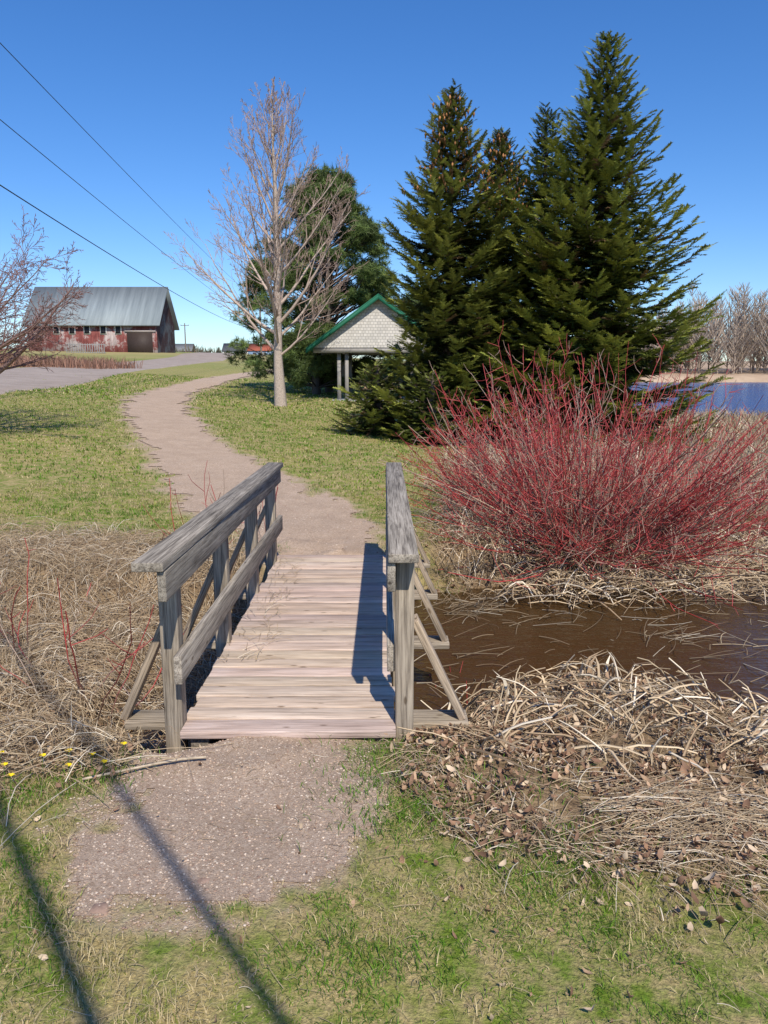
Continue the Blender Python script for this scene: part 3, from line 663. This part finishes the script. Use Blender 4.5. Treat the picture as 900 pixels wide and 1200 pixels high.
# far side of creek, around the bush
x,y=scatter(12000,.2,6.5,7.0,14,notwater);n=len(x)
straw(mb,x,y,rng.uniform(.12,.6,n),rng.uniform(.002,.0045,n),rng.uniform(0,6.3,n),rng.uniform(0,.12,n),strawcol(n),rng.uniform(0,.1,n))
x,y=scatter(1500,1.0,5.5,6.9,9.3,lambda x,y:np.ones(len(x)));n=len(x)
straw(mb,x,y,rng.uniform(.2,.6,n),rng.uniform(.004,.010,n),rng.normal(-.9,1.0,n),rng.uniform(0,.12,n),strawcol(n)*1.15,rng.uniform(0,.12,n),rise=rng.uniform(-.05,.2,n))
# broken stalks lying in the creek
x,y=scatter(3600,.2,5.5,4.6,8.0,lambda x,y:.10+.9*(vn(x,y,1.3,77)>.58)*(vn(x,y,4,78)>.4));n=len(x)
straw(mb,x,y,rng.uniform(.06,.45,n),rng.uniform(.002,.005,n),rng.normal(.1,.9,n),rng.uniform(0,.015,n),strawcol(n)*.65,rng.uniform(0,.02,n),rise=rng.uniform(-.02,.08,n))
mb.build('matted_dry_reeds',M_straw)
# standing reeds
mb=MB()
def stand(n,x0,x1,y0,y1,prob,h0,h1,w,k=1.):
    x,y=scatter(n,x0,x1,y0,y1,prob);z=np.maximum(H(x,y),-.45);m_=len(x)
    blades(mb,x,y,z,rng.uniform(h0,h1,m_),np.full(m_,w)*rng.uniform(.6,1.3,m_),rng.uniform(.1,.9,m_),strawcol(m_)*k)
stand(9000,-5,-1.15,3.2,8.3,lambda x,y:dp(x,y)*(vn(x,y,1.7,61)>.45),.08,.25,.006,.9)
stand(4500,.2,4.5,2.8,5.4,lambda x,y:notwater(x,y)*(vn(x,y,1.7,62)>.5),.03,.15,.006,.9)
stand(1100,.3,4.5,4.0,5.4,lambda x,y:notwater(x,y)*(vn(x,y,2.7,64)>.45),.08,.25,.018,1.1)
stand(16000,.8,8,7.4,15,lambda x,y:notwater(x,y)*(.2+.8*(vn(x,y,.9,63)>.45)),.12,.5,.010)
stand(26000,3.5,16,10.5,20,lambda x,y:dp(x,y)*(H(x,y)>-.5),.25,.75,.02,.9)
stand(30000,6,40,19,34.5,lambda x,y:np.ones(len(x))*(H(x,y)>-.6),.3,.9,.035,.9)
stand(5000,-14,3,12,16,lambda x,y:dp(x,y),.1,.3,.012)
mb.build('dry_standing_reeds',M_straw)
# leaf litter
lv=np.array([(-1,0,.25),(-.3,.55,.0),(.5,.5,.15),(1,0,.35),(.5,-.5,.2),(-.3,-.55,.05),(0,0,-.15)]);lt=np.array([(6,0,5),(6,1,0),(6,2,1),(6,3,2),(6,4,3),(6,5,4)])
def leaves(mb,x,y,s0,s1,off=.03,k=1.):
    n=len(x);z=np.maximum(H(x,y),-.45)+rng.uniform(.005,off,n);Z_=nrm(rng.normal(0,.6,(n,3))+np.array([0,0,1.]));a=rng.uniform(0,6.3,n)
    X_=nrm(np.cross(np.stack([np.cos(a),np.sin(a),0*a],1),Z_));Y_=np.cross(Z_,X_);s=s0+(s1-s0)*rng.random((n,1))**1.6
    c=np.array([[.32,.19,.12],[.45,.30,.19],[.60,.46,.32],[.21,.12,.075]])[rng.integers(0,4,n)]*rng.uniform(.7,1.2,(n,1))*k
    inst(mb,lv,lt,np.stack([x,y,z],1),X_*s,Y_*s*rng.uniform(.5,1,(n,1)),Z_*s*rng.uniform(.8,2.4,(n,1)),c)
mb=MB()
x,y=scatter(15000,.0,2.9,2.15,5.0,lambda x,y:notwater(x,y)*(.2+.8*(vn(x,y,2.6,71)*.6+vn(x,y,8,72)*.4>.46))*(1-.45*sm(1.0,1.8,x)));leaves(mb,x,y,.008,.030,.055)
x,y=scatter(3500,-4,-.9,2.9,5,lambda x,y:dp(x,y)*.5);leaves(mb,x,y,.01,.026,.06)
x,y=scatter(3000,.3,4,7,10,notwater);leaves(mb,x,y,.015,.035,.05)
x,y=scatter(700,-1.8,1.9,1.6,3.4,lambda x,y:.15+.85*(x>.1)*np.exp(-np.abs(y-2.5)*1.6));leaves(mb,x,y,.006,.02,.02,1.0)
mb.build('leaf_litter',M_leaf)
# pebbles
t_=(1+5**.5)/2
iv=nrm(np.array([(-1,t_,0),(1,t_,0),(-1,-t_,0),(1,-t_,0),(0,-1,t_),(0,1,t_),(0,-1,-t_),(0,1,-t_),(t_,0,-1),(t_,0,1),(-t_,0,-1),(-t_,0,1)]))
it=np.array([(0,11,5),(0,5,1),(0,1,7),(0,7,10),(0,10,11),(1,5,9),(5,11,4),(11,10,2),(10,7,6),(7,1,8),(3,9,4),(3,4,2),(3,2,6),(3,6,8),(3,8,9),(4,9,5),(2,4,11),(6,2,10),(8,6,7),(9,8,1)])
iv=iv*np.random.default_rng(1).uniform(.8,1.15,(12,1))
mb=MB()
def pebbles(x,y,s,flat=1.,ci=None,dz_=.003):
    n=len(x);a=rng.uniform(0,6.3,n);o=np.zeros(n)
    X_=np.stack([np.cos(a),np.sin(a),o],1)*s[:,None];Y_=np.stack([-np.sin(a),np.cos(a),o],1)*(s*rng.uniform(.6,1,n))[:,None];Z_=np.stack([o,o,s*rng.uniform(.35,.6,n)*flat],1)
    c=np.array([[.48,.35,.25],[.40,.28,.20],[.54,.42,.32],[.60,.49,.39],[.30,.20,.15]])[rng.integers(0,5,n)]*rng.uniform(.8,1.1,(n,1))
    inst(mb,iv,it,np.stack([x,y,H(x,y)+dz_+.0006*y],1),X_,Y_,Z_,c)
x,y=scatter(20000,-1.4,.25,2.0,3.46,lambda x,y:sm(.2,.7,pathz(x,y)));pebbles(x,y,.0015+.006*rng.random(len(x))**3)
x,y=scatter(7000,-4,.1,7.05,13,lambda x,y:sm(.3,.8,pathz(x,y)));pebbles(x,y,.003+.010*rng.random(len(x))**3)
pebbles(np.array([-1.0,-.93,-.62,-.3,-.7,-.15]),np.array([2.36,2.24,2.38,2.5,3.0,2.95]),np.array([.03,.05,.05,.03,.02,.02]),.35,None,-.002)
mb.build('gravel_stones',M_stone)
# dandelions
mb=MB();r=np.random.default_rng(9)
for (x,y) in [(-1.62,3.02),(-1.55,2.93),(-1.5,3.12),(-1.42,3.2),(-1.36,3.05),(-1.3,3.16),(-1.22,3.08),(-1.7,3.15),(-1.18,3.22),(-1.66,2.82)]:
    z=float(H(np.array([x]),np.array([y]))[0]);h=r.uniform(.09,.12)
    tubes(mb,[[(x,y,z),(x,y,z+h*.5),(x+.005,y,z+h)]],.0015,4,(.12,.2,.04))
    for k in range(16):
        a=k*.393+r.uniform(-.1,.1);l=r.uniform(.013,.017);q=a+.35
        mb.add([(x+.005,y,z+h),(x+.005+l*math.cos(a),y+l*math.sin(a),z+h+.004),(x+.005+l*math.cos(q),y+l*math.sin(q),z+h+.006)],tris=[[0,1,2]],col=(.95,.70,.02))
mb.build('dandelions',M_leaf)
mb=MB()
for a,b_,rr in(((-1.3,3.05),(-.8,3.22),.006),((1.0,4.0),(1.6,4.25),.012),((1.7,3.2),(2.3,3.3),.018)):
    t=np.linspace(0,1,6);xx=a[0]+(b_[0]-a[0])*t;yy=a[1]+(b_[1]-a[1])*t+.02*np.sin(t*5);tubes(mb,np.stack([xx,yy,H(xx,yy)+.03],1)[None],rr,6,(.45,.36,.26))
mb.build('fallen_sticks',M_bark,True)

# ---------------------------------------------------------------- light, sky, camera
az=R(165.5);el=R(47)
w=bpy.data.worlds.new("World");scene.world=w;w.use_nodes=True;nt=w.node_tree;bg=nt.nodes['Background']
sk=nt.nodes.new('ShaderNodeTexSky');sk.sky_type='NISHITA';sk.sun_disc=False;sk.sun_elevation=el;sk.sun_rotation=az
sk.air_density=1.0;sk.dust_density=.1;sk.ozone_density=3.0
hs=nt.nodes.new('ShaderNodeHueSaturation');hs.inputs['Saturation'].default_value=1.25
tn=nt.nodes.new('ShaderNodeMix');tn.data_type='RGBA';tn.blend_type='MULTIPLY';tn.inputs[0].default_value=1;tn.inputs[7].default_value=(.84,.97,1.22,1)
nt.links.new(sk.outputs[0],hs.inputs['Color']);nt.links.new(hs.outputs[0],tn.inputs[6]);nt.links.new(tn.outputs[2],bg.inputs[0]);bg.inputs[1].default_value=.125
L=bpy.data.lights.new('sun','SUN');L.energy=5.0;L.angle=R(.55);L.color=(1,.93,.80)
so=bpy.data.objects.new('sun',L);scene.collection.objects.link(so)
d=Vector((math.sin(az)*math.cos(el),math.cos(az)*math.cos(el),math.sin(el)))
so.rotation_euler=d.to_track_quat('Z','Y').to_euler()
cam=bpy.data.cameras.new('camera');co_=bpy.data.objects.new('camera',cam);scene.collection.objects.link(co_)
cam.sensor_fit='VERTICAL';cam.sensor_height=36;cam.lens=27;cam.clip_end=5000;cam.clip_start=.05
co_.location=(0,0,1.7);co_.rotation_euler=(R(90-10.26),0,0);scene.camera=co_
scene.view_settings.view_transform='Standard';scene.view_settings.look='None';scene.view_settings.exposure=0
print('POLYS',sum(len(o.data.polygons) for o in scene.objects if o.type=='MESH'))
